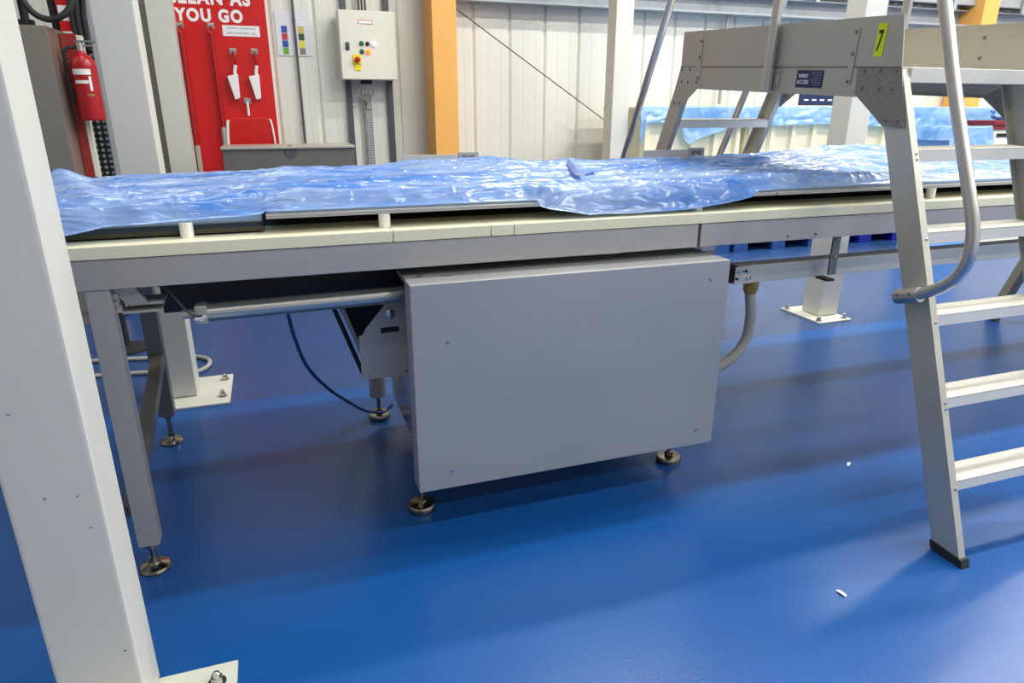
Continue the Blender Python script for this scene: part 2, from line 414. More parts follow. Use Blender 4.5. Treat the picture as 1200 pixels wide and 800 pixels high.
# pale boxed upright just left of the red board
r_ = thing('boxed_upright', (-0.75, 7.0, 0), 'pale boxed upright against the wall beside the red board', 'column')
Part(r_)('casing', MB().box(-0.865, -0.665, 6.92, 7.15, 0, ZC, 0.004), M['pale'])
def hcol(xc, yf, wd, dp, label):
    root = thing('steel_stanchion', (xc, yf+dp/2, 0), label, 'column', None); P = Part(root)
    P('shaft', MB().box(xc-wd/2, xc+wd/2, yf, yf+dp, 0.02, ZC, 0.004), M['orange'])
    P('base_plate', MB().box(xc-wd/2-0.06, xc+wd/2+0.06, yf-0.06, yf+dp, 0, 0.02, 0.002), M['orange'])
hcol(1.665, 6.76, 0.235, 0.40, 'orange steel upright right of the cream control panel')
hcol(8.72, 6.86, 0.26, 0.32, 'orange steel upright at far right behind the ladder platform')

# ------------------------------------------------------------------ conveyor
cv = thing('conveyor', (2.0, 2.7, 0), 'long stainless belt conveyor with cream side rail under blue film', 'conveyor')
P = Part(cv)
XE = 6.4
for a, b in ((-0.76, 1.512), (1.524, XE)):
    fb = P('side_beam', MB().box(a, b, 2.194, 2.236, 0.993, 1.082, 0.003), M['steel'])
P('side_beam', MB().box(-0.76, XE, 3.21, 3.25, 0.993, 1.082, 0.003), M['steel'])
P('joint_plate', MB().box(1.49, 1.55, 2.215, 2.235, 1.0, 1.078), M['dark'])
for a, b in ((-0.76, 0.347), (0.349, 0.681), (0.683, 0.764), (0.766, 2.6), (2.603, XE)):
    P('cream_rail', MB().box(a, b, 2.188, 2.42, 1.084, 1.122, 0.003), M['cream'])
P('cream_rail', MB().box(-0.76, XE, 3.05, 3.255, 1.084, 1.122, 0.003), M['cream'])
P('return_belt', MB().box(-0.72, XE, 2.42, 3.05, 1.06, 1.12), M['belt'])
P('bed_sheet', MB().box(-0.70, -0.045, 2.285, 3.2, 1.128, 1.142, 0.002), M['belt'])  # dark olive paints in the shade under the film
P('bed_sheet', MB().box(-0.69, -0.05, 2.38, 3.15, 1.142, 1.150, 0.002), M['white2'])
P('bed_sheet', MB().box(-0.035, 1.9, 2.25, 3.2, 1.168, 1.181, 0.002), M['steel'])
P('bed_sheet', MB().box(1.905, XE, 2.25, 3.2, 1.168, 1.181, 0.002), M['steel'])
P('bed_sheet', MB().box(-0.03, XE-0.02, 2.29, 3.17, 1.181, 1.186), M['white2'])
post = P('spacer_post', MB().cyl((-0.267, 2.268, 1.122), (-0.267, 2.268, 1.168), 0.0195, 20), M['nylon'])
for x in (0.335, 1.548, 2.75, 3.95): copy_at(post, (x+0.267, 0, 0))
for x in (-0.267, 0.935, 2.14, 3.345): copy_at(post, (x+0.267, 0.9, 0))
# far guide plates sticking up behind the film
for a, b, c in ((0.58, 0.865, 0.955), (1.865, 2.15, 2.238)):
    gp = P('guide_plate', MB().box(a, b, 3.262, 3.268, 1.13, 1.286, 0.002), M['alu'])
    bk = P('guide_bracket', MB().box(b-0.01, c, 3.258, 3.27, 1.13, 1.296, 0.003), M['steel'])
    for dx in (0.02, 0.055):
        bl = MB(); bl.cyl((b+dx, 3.258, 1.272), (b+dx, 3.248, 1.272), 0.012, 10)
        P('bracket_bolt', bl, M['steeldark'], bk)
P('drip_pan', MB().box(-0.40, 1.0, 2.47, 3.12, 0.835, 1.06), M['black'])
# legs
def leg(x0, y0, top, bot, m='steel'):
    lg = P('leg', MB().box(x0, x0+0.066, y0, y0+0.06, bot, top, 0.003), M[m])
    f = MB(); cx, cy = x0+0.033, y0+0.03
    f.lathe([(0.048, 0.0), (0.05, 0.008), (0.046, 0.016), (0.02, 0.024), (0.016, 0.034), (0, 0.034)], (cx, cy, 0), 24)
    f.cyl((cx, cy, 0.03), (cx, cy, bot+0.01), 0.0095, 12); f.cyl((cx, cy, bot-0.018), (cx, cy, bot-0.002), 0.018, 6); f.cyl((cx, cy, 0.036), (cx, cy, 0.048), 0.016, 6)
    P('levelling_foot', f, M['foot'], lg)
    return lg
leg(-0.556, 2.2, 0.993, 0.108)
leg(-0.616, 3.2, 0.993, 0.143, 'steeldark')
bm_ = MB()
a = Vector((-0.575, 3.2, 0.43)); b = Vector((-0.565, 2.26, 0.22))
d = (b-a).normalized(); q = d.to_track_quat('X', 'Z').to_matrix().to_4x4(); L = (b-a).length
bm_.box(0, L, -0.026, 0.026, -0.026, 0.022, 0.003, Matrix.Translation(a) @ q)
P('leg_brace', bm_, M['steeldark'])
# bracket under the beam
k = MB()
k.prism([(-0.49, 0.985), (-0.43, 0.985), (-0.40, 0.93), (-0.46, 0.93)], 'y', 2.24, 2.26)
k.box(-0.475, -0.37, 2.235, 2.36, 0.905, 0.912, 0.001)
k.box(-0.49, -0.475, 2.235, 2.30, 0.91, 0.985, 0.002)
k.box(-0.46, -0.36, 2.25, 2.34, 0.925, 0.935, 0.001)
bk = P('sensor_bracket', k, M['steel'])
k = MB(); k.cyl((-0.482, 2.235, 0.965), (-0.482, 2.222, 0.965), 0.009, 6); k.cyl((-0.482, 2.235, 0.94), (-0.482, 2.222, 0.94), 0.009, 6)
P('bracket_bolt', k, M['polished'], bk)
P('sensor_cable', MB().tube([(-0.40, 2.3, 0.985), (-0.35, 2.29, 0.955), (-0.315, 2.285, 0.90), (-0.285, 2.285, 0.865), (-0.262, 2.28, 0.868)], 0.0035, 8), M['darkgrey'])
# lower rail on the right with hanging strap
rl = P('lower_rail', MB().box(1.80, XE, 2.305, 2.375, 0.797, 0.874, 0.003), M['alu'])
ep = P('end_plate', MB().box(1.782, 1.868, 2.297, 2.305, 0.797, 0.872, 0.002), M['alu'], rl)
P('end_cap', MB().box(1.772, 1.80, 2.31, 2.375, 0.80, 0.87, 0.002), M['dark'], rl)
sb = MB(); sb.cyl((1.802, 2.297, 0.852), (1.802, 2.289, 0.852), 0.0075, 12)
s0 = P('rail_screw', sb, M['polished'], rl)
for dx, dz in ((0.043, 0), (0, -0.03), (0.043, -0.03)): copy_at(s0, (dx, 0, dz))
for dx, dz, sg_ in ((0, 0, 1), (0.043, 0, -1), (0, -0.03, -1), (0.043, -0.03, 1)):
    P('screw_slot', MB().box(1.802+dx+sg_*0.009-0.009, 1.802+dx+sg_*0.009+0.009, 2.2955, 2.297, 0.847+dz, 0.857+dz), M['black'], rl)
for x in (2.235, 4.2):
    st = P('hanger_strap', MB().box(x-0.02, x+0.02, 2.236, 2.246, 0.82, 1.06, 0.002), M['steeldark'])
    P('hanger_strap', MB().box(x-0.02, x+0.02, 2.236, 2.31, 0.79, 0.80, 0.002), M['dark'])
    P('strap_screw', MB().cyl((x, 2.236, 0.975), (x, 2.231, 0.975), 0.006, 10), M['polished'], st)
    P('strap_screw', MB().cyl((x, 2.236, 0.90), (x, 2.231, 0.90), 0.006, 10), M['polished'], st)
sc0 = P('beam_screw', MB().cyl((1.935, 2.195, 1.012), (1.935, 2.19, 1.012), 0.005, 10), M['steeldark'])
for dx in (0.14, 2.1, 2.3): copy_at(sc0, (dx, 0, 0))
# splayed trestle leg on the far right
def bar(p, q_, wx, wy):
    p, q_ = Vector(p), Vector(q_); d = q_-p
    m = MB(); m.box(-wx/2, wx/2, -wy/2, wy/2, 0, d.length, 0.003, Matrix.Translation(p) @ d.to_track_quat('Z', 'Y').to_matrix().to_4x4())
    return m
P('trestle_leg', bar((4.995, 3.40, 0.0), (5.335, 3.29, 1.0), 0.08, 0.06), M['steeldark'])
P('trestle_leg', bar((4.995, 2.16, 0.0), (5.335, 2.24, 0.99), 0.08, 0.06), M['steeldark'])
P('trestle_tie', bar((5.12, 3.37, 0.385), (6.2, 3.37, 0.385), 0.035, 0.035), M['steeldark'])
# air tube drooping to the floor
P('air_tube', MB().tube([(-0.02, 2.75, 0.86), (0.0, 2.75, 0.70), (0.013, 2.75, 0.613), (0.05, 2.76, 0.478), (0.125, 2.84, 0.34), (0.22, 3.0, 0.19), (0.31, 3.10, 0.085), (0.40, 3.13, 0.05), (0.45, 3.16, 0.07)], 0.0075, 10), M['bluetube'])

# ------------------------------------------------------------------ drive cabinet under the conveyor
dc = thing('drive_cabinet', (1.06, 2.6, 0), 'grey stainless drive cabinet on levelling feet under the conveyor', 'cabinet')
P = Part(dc)
P('front_cover', MB().box(0.374, 1.588, 2.08, 2.175, 0.202, 0.962, 0.004), M['steelbox'])
P('top_ledge', MB().box(0.376, 1.586, 2.17, 2.33, 0.945, 0.962, 0.002), M['steelbox'])
P('cabinet_body', MB().box(0.445, 1.57, 2.17, 3.10, 0.16, 0.78, 0.004), M['polished'])
scr = MB(); scr.lathe([(0.0075, 0), (0.0065, 0.003), (0, 0.004)], (0.494, 2.08, 0.76), 12, (0, -1, 0))
s0 = P('cover_screw', scr, M['polished'])
for x, z in ((0.494, 0.271), (1.508, 0.271), (1.508, 0.895)): copy_at(s0, (x-0.494, 0, z-0.76))
P('cover_screw', MB().cyl((0.374, 2.15, 0.40), (0.368, 2.15, 0.40), 0.007, 10), M['polished'])
P('cover_screw', MB().cyl((0.43, 2.19, 0.962), (0.43, 2.19, 0.966), 0.010, 10), M['steeldark'])
P('top_stop', MB().box(0.50, 0.53, 2.165, 2.175, 0.962, 0.9635), M['steeldark'])
# slotted side plate: outline with a slot hole made as two halves
sp = MB()
zc0, zc1 = 0.702, 0.724
pl = [(0.238, 0.526), (0.43, 0.522), (0.43, zc0), (0.252, zc0), (0.238, 0.70)]
sp.prism(pl, 'y', 2.415, 2.423)
sp.prism([(0.252, zc0), (0.318, zc0), (0.318, zc1), (0.264, zc1)], 'y', 2.415, 2.423)
sp.prism([(0.388, zc0), (0.43, zc0), (0.43, zc1), (0.388, zc1)], 'y', 2.415, 2.423)
sp.prism([(0.264, zc1), (0.43, zc1), (0.43, 0.83), (0.355, 0.83)], 'y', 2.415, 2.423)
pt = P('slotted_plate', sp, M['steel'])
P('slot_backing', MB().box(0.30, 0.40, 2.424, 2.43, 0.70, 0.735), M['black'], pt)
k = MB(); k.lathe([(0.018, 0), (0.018, 0.004), (0.012, 0.005), (0.011, 0.012), (0, 0.014)], (0.357, 2.415, 0.775), 16, (0, -1, 0))
P('plate_bolt', k, M['polished'], pt)
for x in (0.262, 0.405):
    k = MB(); k.lathe([(0.006, 0), (0.005, 0.004), (0, 0.005)], (x, 2.415, 0.542), 10, (0, -1, 0)); P('plate_bolt', k, M['polished'], pt)
P('slanted_channel', bar((0.325, 2.86, 0.36), (0.165, 2.86, 0.86), 0.045, 0.02), M['steel'])
P('slanted_channel', bar((0.292, 2.885, 0.36), (0.13, 2.885, 0.86), 0.022, 0.02), M['black'])
P('rear_guard', MB().prism([(0.19, 0.95), (0.19, 0.72), (0.305, 0.42), (0.52, 0.42), (0.52, 0.95)], 'y', 2.95, 2.97), M['black'])
# tube running into the cabinet
tb = P('drive_tube', MB().cyl((-0.25, 2.33, 0.864), (0.42, 2.33, 0.871), 0.031, 28), M['alutube'])
P('tube_cap', MB().box(-0.287, -0.247, 2.298, 2.362, 0.832, 0.896, 0.008), M['alu'], tb)
P('tube_rod', MB().cyl((-0.325, 2.33, 0.863), (-0.28, 2.33, 0.863), 0.015, 16), M['alu'], tb)
k = MB(); k.cyl((-0.267, 2.3, 0.858), (-0.267, 2.285, 0.858), 0.011, 12); k.cyl((-0.285, 2.287, 0.856), (-0.25, 2.287, 0.864), 0.008, 10)
P('tube_fitting', k, M['nylon'], tb)
def foot(cx, cy, top, R=0.055):
    f = MB(); f.lathe([(R*0.96, 0), (R, 0.01), (R, 0.022), (R*0.92, 0.03), (R*0.45, 0.031), (R*0.3, 0.034), (0, 0.034)], (cx, cy, 0), 28)
    ft = P('levelling_foot', f, M['foot'])
    k = MB(); k.cyl((cx, cy, 0.03), (cx, cy, top), 0.0105, 12); k.cyl((cx, cy, 0.034), (cx, cy, 0.05), 0.019, 6)
    P('foot_stem', k, M['foot'], ft)
foot(0.418, 2.29, 0.12); foot(1.545, 2.312, 0.12); foot(0.385, 3.18, 0.14); foot(1.545, 3.18, 0.17)
P('rear_leg', MB().cyl((0.385, 3.18, 0.125), (0.385, 3.18, 0.62), 0.042, 20), M['steel'])
P('foot_socket', MB().box(0.41, 0.44, 2.27, 2.30, 0.13, 0.17, 0.003), M['steel'])
cd = P('flexible_conduit', MB().tube([(1.903, 2.34, 0.765), (1.905, 2.34, 0.734), (1.925, 2.345, 0.634), (1.925, 2.36, 0.515), (1.865, 2.38, 0.42), (1.77, 2.42, 0.365), (1.66, 2.50, 0.35)], 0.023, 16), M['hose'])
k = MB(); k.cyl((1.903, 2.34, 0.752), (1.903, 2.34, 0.775), 0.031, 6); k.cyl((1.903, 2.34, 0.775), (1.903, 2.34, 0.798), 0.034, 18); k.cyl((1.903, 2.34, 0.742), (1.903, 2.34, 0.752), 0.027, 18)
P('brass_gland', k, M['brass'], cd)
mt = MB(); mt.cyl((1.62, 2.62, 0.90), (1.79, 2.62, 0.90), 0.06, 20); mt.box(1.62, 1.72, 2.55, 2.7, 0.78, 0.86, 0.006)
P('motor_housing', mt, M['steel'])

# ------------------------------------------------------------------ blue film over the conveyor
def perlin(x, y, seed):
    rng = np.random.RandomState(seed); perm = rng.permutation(512); gx = np.cos(rng.rand(512)*6.2832); gy = np.sin(np.arccos(gx)*np.sign(rng.rand(512)-0.5))
    xi = np.floor(x).astype(int); yi = np.floor(y).astype(int); xf = x-xi; yf = y-yi
    u = xf*xf*xf*(xf*(xf*6-15)+10); v = yf*yf*yf*(yf*(yf*6-15)+10)
    def gr(a, b, dx, dy):
        h = perm[(perm[a % 512]+b) % 512]; return gx[h]*dx+gy[h]*dy
    n00 = gr(xi, yi, xf, yf); n10 = gr(xi+1, yi, xf-1, yf); n01 = gr(xi, yi+1, xf, yf-1); n11 = gr(xi+1, yi+1, xf-1, yf-1)
    return (n00*(1-u)+n10*u)*(1-v)+(n01*(1-u)+n11*u)*v
def grid_mesh(name, X, Y, Z, m):
    ny, nx = X.shape
    co = np.stack([X, Y, Z], -1).reshape(-1, 3)
    idx = np.arange(nx*ny).reshape(ny, nx)
    f = np.stack([idx[:-1, :-1], idx[:-1, 1:], idx[1:, 1:], idx[1:, :-1]], -1).reshape(-1, 4)
    me = bpy.data.meshes.new(name)
    me.vertices.add(len(co)); me.vertices.foreach_set('co', co.ravel())
    me.loops.add(f.size); me.loops.foreach_set('vertex_index', f.ravel().astype(np.int32))
    me.polygons.add(len(f)); me.polygons.foreach_set('loop_start', np.arange(0, f.size, 4, dtype=np.int32))
    me.update(calc_edges=True); me.validate(); me.shade_smooth(); me.materials.append(m)
    o = bpy.data.objects.new(name, me); C.objects.link(o)
    return o
def smooth(t): t = np.clip(t, 0, 1); return t*t*(3-2*t)
nearx = [-0.95, -0.70, -0.58, -0.48, -0.27, -0.06, 0.0, 0.75, 0.83, 0.92, 1.06, 1.25, 1.45, 1.64, 1.80, 1.96, 2.2, 2.44, 6]
nearz = [1.13, 1.14, 1.150, 1.168, 1.174, 1.180, 1.188, 1.188, 1.180, 1.158, 1.134, 1.131, 1.134, 1.150, 1.168, 1.184, 1.190, 1.193, 1.190]
farx = [-1.0, -0.90, -0.834, -0.78, -0.70, -0.605, -0.3, -0.07, 0.15, 0.298, 0.5, 0.696, 0.948, 1.05, 1.25, 1.541, 1.889, 2.424, 2.827, 3.0, 3.255, 3.45, 3.668, 4.0, 4.55, 6]
farz = [1.15, 1.21, 1.231, 1.225, 1.208, 1.218, 1.219, 1.223, 1.236, 1.226, 1.236, 1.248, 1.256, 1.258, 1.238, 1.236, 1.237, 1.246, 1.262, 1.276, 1.286, 1.272, 1.23, 1.20, 1.190, 1.190]
nx, ny = 1700, 270
xs = np.linspace(-0.95, 5.6, nx); t = np.linspace(0, 1, ny)
XX, T = np.meshgrid(xs, t)
zn = np.interp(XX, nearx, nearz); zf = np.interp(XX, farx, farz)
hang = np.clip((1.186-zn)/0.05, 0, 1)
yn = 2.266-0.05*smooth(hang*1.15)
YY = yn+(3.30-yn)*T
top = 1.226-0.022*smooth(T/0.4)+0.010*np.sin(3.1*XX+1.2)*np.sin(3.1*T)-0.018*smooth((XX-2.2)/1.2)
e = smooth(T/0.04)                                     # drape over the near edge
q_ = smooth((T-0.45)/0.47)
base = top*(1-q_)+zf*q_
ZZ = zn*(1-e)+base*e
back = smooth((T-0.955)/0.045)
ZZ = ZZ*(1-back)+(1.13)*back
win = smooth(T/0.05)*0.85+0.15
far_flat = 1-0.75*smooth((XX-3.6)/0.8)
wx = XX+0.25*perlin(XX*1.3, T*2, 3); wy = YY+0.06*perlin(XX*2.2+7, YY*4, 5)
def ridge(n): return (1-np.abs(n)*2.2)
nA = perlin(wx*0.9+wy*0.5, wy*9, 11); nB = perlin(wx*2.2-wy*0.9, wy*19, 12); nC = perlin(wx*7+wy*3, wy*22, 13); nD = perlin(wx*17, wy*38+wx*4, 14)
disp = 0.022*nA+0.015*np.clip(ridge(nB), -1, 1)+0.007*nC+0.003*nD
loc = smooth(perlin(XX*1.1+3, YY*2.5, 21)*1.4+0.5)
disp += 0.006*loc*ridge(perlin(wx*12+wy*20, wy*14-wx*5, 15))
# vertical crinkles along the near edge
disp += 0.006*np.exp(-((T-0.06)/0.07)**2)*perlin(XX*38, T*3+XX, 17)*smooth((XX-0.8)/0.3)
# individual sharp creases, most of them running along the belt
rc_ = np.random.RandomState(77)
cre = np.zeros_like(ZZ)
def crease(cx, cy, ang, ln, wd, am):
    i0, i1 = np.searchsorted(xs, [cx-ln, cx+ln]); 
    if i1-i0 < 2: return
    X_ = XX[:, i0:i1]; Y_ = YY[:, i0:i1]
    ca, sa = math.cos(ang), math.sin(ang)
    u_ = (X_-cx)*ca+(Y_-cy)*sa; d_ = -(X_-cx)*sa+(Y_-cy)*ca
    d_ = d_+0.012*np.sin(u_*6/ln+cx*9)
    tp = np.clip(1-(u_/(ln*0.5))**2, 0, 1)
    cre[:, i0:i1] += am*tp*np.where(d_ > 0, np.exp(-d_/wd), np.exp(d_/(wd*2.6)))
for _ in range(230): crease(rc_.uniform(-0.9, 5.3), rc_.uniform(2.28, 3.25), rc_.normal(0.0, 0.22), rc_.uniform(0.25, 1.3), rc_.uniform(0.006, 0.016), rc_.choice([-1, 1], p=[0.35, 0.65])*rc_.uniform(0.003, 0.011))
for _ in range(1500): crease(rc_.uniform(-0.9, 5.3), rc_.uniform(2.24, 3.27), rc_.normal(0.15, 0.9), rc_.uniform(0.03, 0.14), rc_.uniform(0.0035, 0.007), rc_.choice([-1, 1])*rc_.uniform(0.001, 0.0035))
for _ in range(420): crease(rc_.uniform(-0.9, 5.3), rc_.uniform(2.26, 3.25), rc_.normal(0.1, 0.7), rc_.uniform(0.05, 0.22), rc_.uniform(0.004, 0.009), rc_.uniform(0.002, 0.006))
for _ in range(170): crease(rc_.uniform(0.8, 3.4), rc_.uniform(2.23, 2.42), rc_.normal(1.9, 0.4), rc_.uniform(0.06, 0.16), rc_.uniform(0.005, 0.010), rc_.uniform(0.003, 0.007))
disp = disp*0.75+cre
ZZ += 0.018*np.exp(-((XX+0.62+0.35*(YY-2.7))/0.05)**2)*smooth((YY-2.35)/0.5)
ZZ += disp*win*far_flat*(1-0.4*back)
YY -= 0.010*np.exp(-(T/0.05)**2)*perlin(XX*9, T*0, 18)
floor_z = np.where(XX > -0.04, 1.1885, 1.166)
on = (YY > 2.25) & (YY < 3.2)
ZZ = np.where(on, np.maximum(ZZ, floor_z+0.0015), ZZ)
fm = grid_mesh('plastic_film', XX, YY, ZZ, M['film'])
tag(fm, 'crumpled blue plastic film covering the top of the conveyor belt', 'plastic sheet')
# a darker doubled fold lying across the film
def film_z(x, y):
    j = np.argmin(np.abs(xs-x)); i = np.argmin(np.abs(YY[:, j]-y)); return ZZ[max(0, i-4):i+5, max(0, j-5):j+6].max()
n_f = 60; ff = np.zeros((3, n_f, 3))
cz = np.array([film_z(1.355+(1.14-1.355)*i/(n_f-1), 3.08+(2.36-3.08)*i/(n_f-1)) for i in range(n_f)])
cz = np.convolve(np.pad(cz, 8, 'edge'), np.ones(17)/17, 'valid')
for i in range(n_f):
    s_ = i/(n_f-1); x = 1.355+(1.14-1.355)*s_; y = 3.08+(2.36-3.08)*s_
    ww = 0.022*math.sin(math.pi*min(1, s_*1.15+0.12))**0.5 if 0 < s_ < 1 else 0.002
    for j_, o_ in enumerate((-1, 0, 1)):
        xx = x+o_*ww; ff[j_, i] = (xx, y, cz[i]+0.008+0.020*s_+(0.004 if o_ == 0 else -0.004))
fo = grid_mesh('film_fold', ff[:, :, 0], ff[:, :, 1], ff[:, :, 2], M['filmdark'])
fo.parent = fm

# ------------------------------------------------------------------ crossover steps (built level, then tipped as in the photo)
cs = thing('crossover_steps', (2.1, 1.345, 0.0), 'aluminium crossover steps with platform and handrails spanning the conveyor', 'ladder')
TH = math.radians(2.8)
cs.rotation_euler = (TH, 0, 0)
def PL(name, mb, m, parent=None, ang=35): return mb.build(name, m, parent or cs, (0, 0, 0), ang)
def loc_(y, z):  # world y,z -> local
    dy = y-1.345; return (dy*math.cos(TH)+z*math.sin(TH), -dy*math.sin(TH)+z*math.cos(TH))
WD = 0.64; SL = 0.429; ZP = 1.603; YP0, YP1 = 0.67, 2.07; DEP = 0.11; RISE = 0.2672
def yf(z): return 0.0+0.015+SL*z-0.03
YM = (YP0+YP1)/2
def mir(y): return 2*YM-y
def stringer(x0, side, far):
    f = mir if far else (lambda y: y)
    zb = -0.0
    zlow = -0.16 if far else 0.0
    def quad(a, b, z0=zlow, z1=ZP): return [(f(yf(z0)+a), z0), (f(yf(z0)+b), z0), (f(yf(z1)+b), z1), (f(yf(z1)+a), z1)]
    o = 0.03*side
    m = MB()
    m.prism(quad(0, DEP), 'x', x0, x0+0.004*side)
    m.prism(quad(0, 0.005), 'x', x0+0.004*side, x0+o)
    m.prism(quad(DEP-0.005, DEP), 'x', x0+0.004*side, x0+o)
    return m
for far in (False, True):
    f = mir if far else (lambda y: y)
    for x0, side in ((0.0, 1), (WD, -1)):
        st = PL('stringer', stringer(x0, side, far), M['alu'])
        gx = x0-0.005*side
        gpts = [(0.67, ZP), (0.866, ZP), (0.858, 1.51), (0.70, 1.405), (0.603, 1.405)]
        gs = PL('gusset_plate', MB().prism([(f(y), z) for y, z in gpts], 'x', gx, gx+0.004*side), M['chequer'] if not far else M['alupanel'])
        for y, z in ((0.69, 1.59), (0.76, 1.59), (0.83, 1.59), (0.69, 1.53), (0.75, 1.53), (0.83, 1.53), (0.64, 1.425), (0.69, 1.425)):
            k = MB(); k.lathe([(0.007, 0), (0.006, 0.003), (0, 0.005)], (gx, f(y), z), 8, (-side, 0, 0)); PL('rivet', k, M['steeldark'], gs)
        if not far:
            for n_ in range(1, 6):
                z = n_*RISE
                for dz in ((-0.012, -0.03) if n_ in (2, 5) else (-0.02,)):
                    k = MB(); k.lathe([(0.006, 0), (0.005, 0.003), (0, 0.004)], (x0+0.018*side, yf(z+dz), z+dz), 8, (0, -1, 0)); PL('rivet', k, M['polished'], st)
        PL('stringer_foot', MB().prism([(f(yf(0)-0.01), -0.002 if not far else -0.165), (f(yf(0)+DEP+0.005), -0.002 if not far else -0.165), (f(yf(0.03)+DEP+0.005), 0.03 if not far else -0.13), (f(yf(0.03)-0.01), 0.03 if not far else -0.13)], 'x', x0-0.004*side, x0+0.034*side), M['dark'])
    for n_ in range(1, 6):
        z = n_*RISE; y0 = yf(z)+0.008
        m = MB(); ys = sorted((f(y0), f(y0+0.10)))
        m.box(0.032, WD-0.032, ys[0], ys[1], z-0.004, z, 0.001)
        fy = f(y0); by = f(y0+0.10)
        m.box(0.032, WD-0.032, min(fy, fy+(0.004 if not far else -0.004)), max(fy, fy+(0.004 if not far else -0.004)), z-0.042, z, 0.001)
        m.box(0.032, WD-0.032, min(by, by+(-0.004 if not far else 0.004)), max(by, by+(-0.004 if not far else 0.004)), z-0.042, z, 0.001)
        tr = PL('step', m, M['alustep'])
        for i in range(6):
            yy = min(fy, by)+0.012+i*0.0152
            PL('tread_ridge', MB().box(0.035, WD-0.035, yy, yy+0.004, z, z+0.0015), M['alustep'], tr)
# platform
dk = PL('platform_deck', MB().box(0.0, WD, YP0, YP1, ZP-0.02, ZP-0.002), M['alu'])
PL('platform_nosing', MB().box(0.03, WD-0.0, YP0-0.015, YP0+0.02, ZP-0.05, ZP, 0.003), M['alustep'])
PL('platform_nosing', MB().box(0.03, WD-0.0, YP1-0.02, YP1+0.015, ZP-0.05, ZP, 0.003), M['alustep'])
for x0, x1, s_ in ((-0.004, 0.0, -1), (WD, WD+0.004, 1)):
    lo = [(YP0+0.005, ZP), (YP1-0.005, ZP), (YP1-0.16, ZP-0.10), (YP0+0.17, ZP-0.10)]
    PL('side_channel', MB().prism(lo, 'x', x0, x1), M['alupanel'])
    PL('side_channel_lip', MB().box(min(x0, x1-s_*0.03), max(x0, x1-s_*0.03), YP0+0.17, YP1-0.16, ZP-0.104, ZP-0.10), M['alupanel'])
    kp = [(YP0, ZP), (YP1, ZP), (YP1+0.002, ZP+0.168), (YP0+0.035, ZP+0.168)]
    kb = PL('kick_board', MB().prism(kp, 'x', x0, x1), M['alupanel'])
    xo = x0 if s_ < 0 else x1
    # seam of crimps
    sm = MB(); sm.cyl((xo, YP0, ZP), (xo, YP1, ZP), 0.003, 6); PL('seam', sm, M['steeldark'], kb)
    xs0, xs1 = (xo-0.004, xo) if s_ < 0 else (xo, xo+0.004)
    for yy in (0.90, 1.90):
        sp_ = PL('fixing_strap', MB().box(xs0, xs1, yy-0.014, yy+0.014, ZP-0.065, ZP+0.135, 0.002), M['alupanel'])
        for dz in (-0.05, 0.045, 0.12):
            k = MB(); k.lathe([(0.008, 0), (0.007, 0.003), (0, 0.005)], (xs0 if s_ < 0 else xs1, yy, ZP+dz), 10, (s_, 0, 0)); PL('strap_bolt', k, M['steeldark'], sp_)
            k = MB(); k.lathe([(0.008, 0), (0.007, 0.003), (0, 0.005)], (x1 if s_ < 0 else x0, yy, ZP+dz), 10, (-s_, 0, 0)); PL('strap_bolt', k, M['steeldark'], sp_)
    # stanchion and its socket
    xst = xo+0.026*s_
    PL('stanchion', MB().cyl((xst, 1.335, ZP-0.09), (xst, 1.335, 2.62), 0.020, 20), M['alutube'])
    sk = PL('stanchion_socket', MB().cyl((xst, 1.335, ZP-0.095), (xst, 1.335, ZP-0.005), 0.0245, 20), M['alutube'])
    PL('socket_plate', MB().box(min(xo, xo+0.005*s_), max(xo, xo+0.005*s_), 1.285, 1.385, ZP-0.09, ZP-0.01, 0.003), M['alupanel'], sk)
    for yy in (1.295, 1.375):
        for dz in (-0.075, -0.025):
            k = MB(); k.lathe([(0.006, 0), (0.005, 0.003), (0, 0.005)], (xo+0.005*s_, yy, ZP+dz), 8, (s_, 0, 0)); PL('socket_bolt', k, M['steeldark'], sk)
    # handrail: clamp, bend, up the near flight, over the platform, down the far flight
    xh = -0.03 if s_ < 0 else WD+0.03
    W = [(1.735, 0.868), (1.672, 0.893), (1.612, 0.925), (1.560, 0.968), (1.530, 1.030), (1.527, 1.10), (1.545, 1.175), (1.599, 1.313), (1.701, 1.568), (1.795, 1.823), (2.02, 2.43)]
    pts = [(xh, *loc_(y, z)) for y, z in W]
    yl, zl = loc_(2.12, 2.60)
    pts += [(xh, yl+0.02, zl-0.02), (xh, yl+0.14, zl+0.035)]
    fw = [(3.085, 2.62), (3.19, 2.50), (3.432, 2.033), (3.64, 1.637), (3.873, 1.193), (4.03, 0.90)]
    pts += [(xh, *loc_(y, z)) for y, z in fw]
    hr = PL('handrail', MB().tube(pts, 0.0205, 16, 8), M['alutube'])
    yc, zc = loc_(1.72, 0.874)
    cl = MB(); cl.cyl((xh, yc-0.05, zc+0.02), (xh, yc+0.035, zc-0.014), 0.0265, 20)
    PL('handrail_clamp', cl, M['alutube'], hr)
    bp_ = PL('clamp_plate', MB().box(min(-0.0, xo)-0.0 if s_ < 0 else WD, 0.001-0.005 if s_ < 0 else WD+0.004, yc-0.06, yc+0.04, zc-0.045, zc+0.05, 0.001), M['alupanel'], hr) if False else None
    for dy in (-0.03, 0.018):
        k = MB(); k.lathe([(0.006, 0), (0.005, 0.003), (0, 0.005)], (xh+0.0255*s_, yc+dy, zc+0.006-dy*0.4), 8, (s_, 0, 0)); PL('clamp_bolt', k, M['steeldark'], hr)
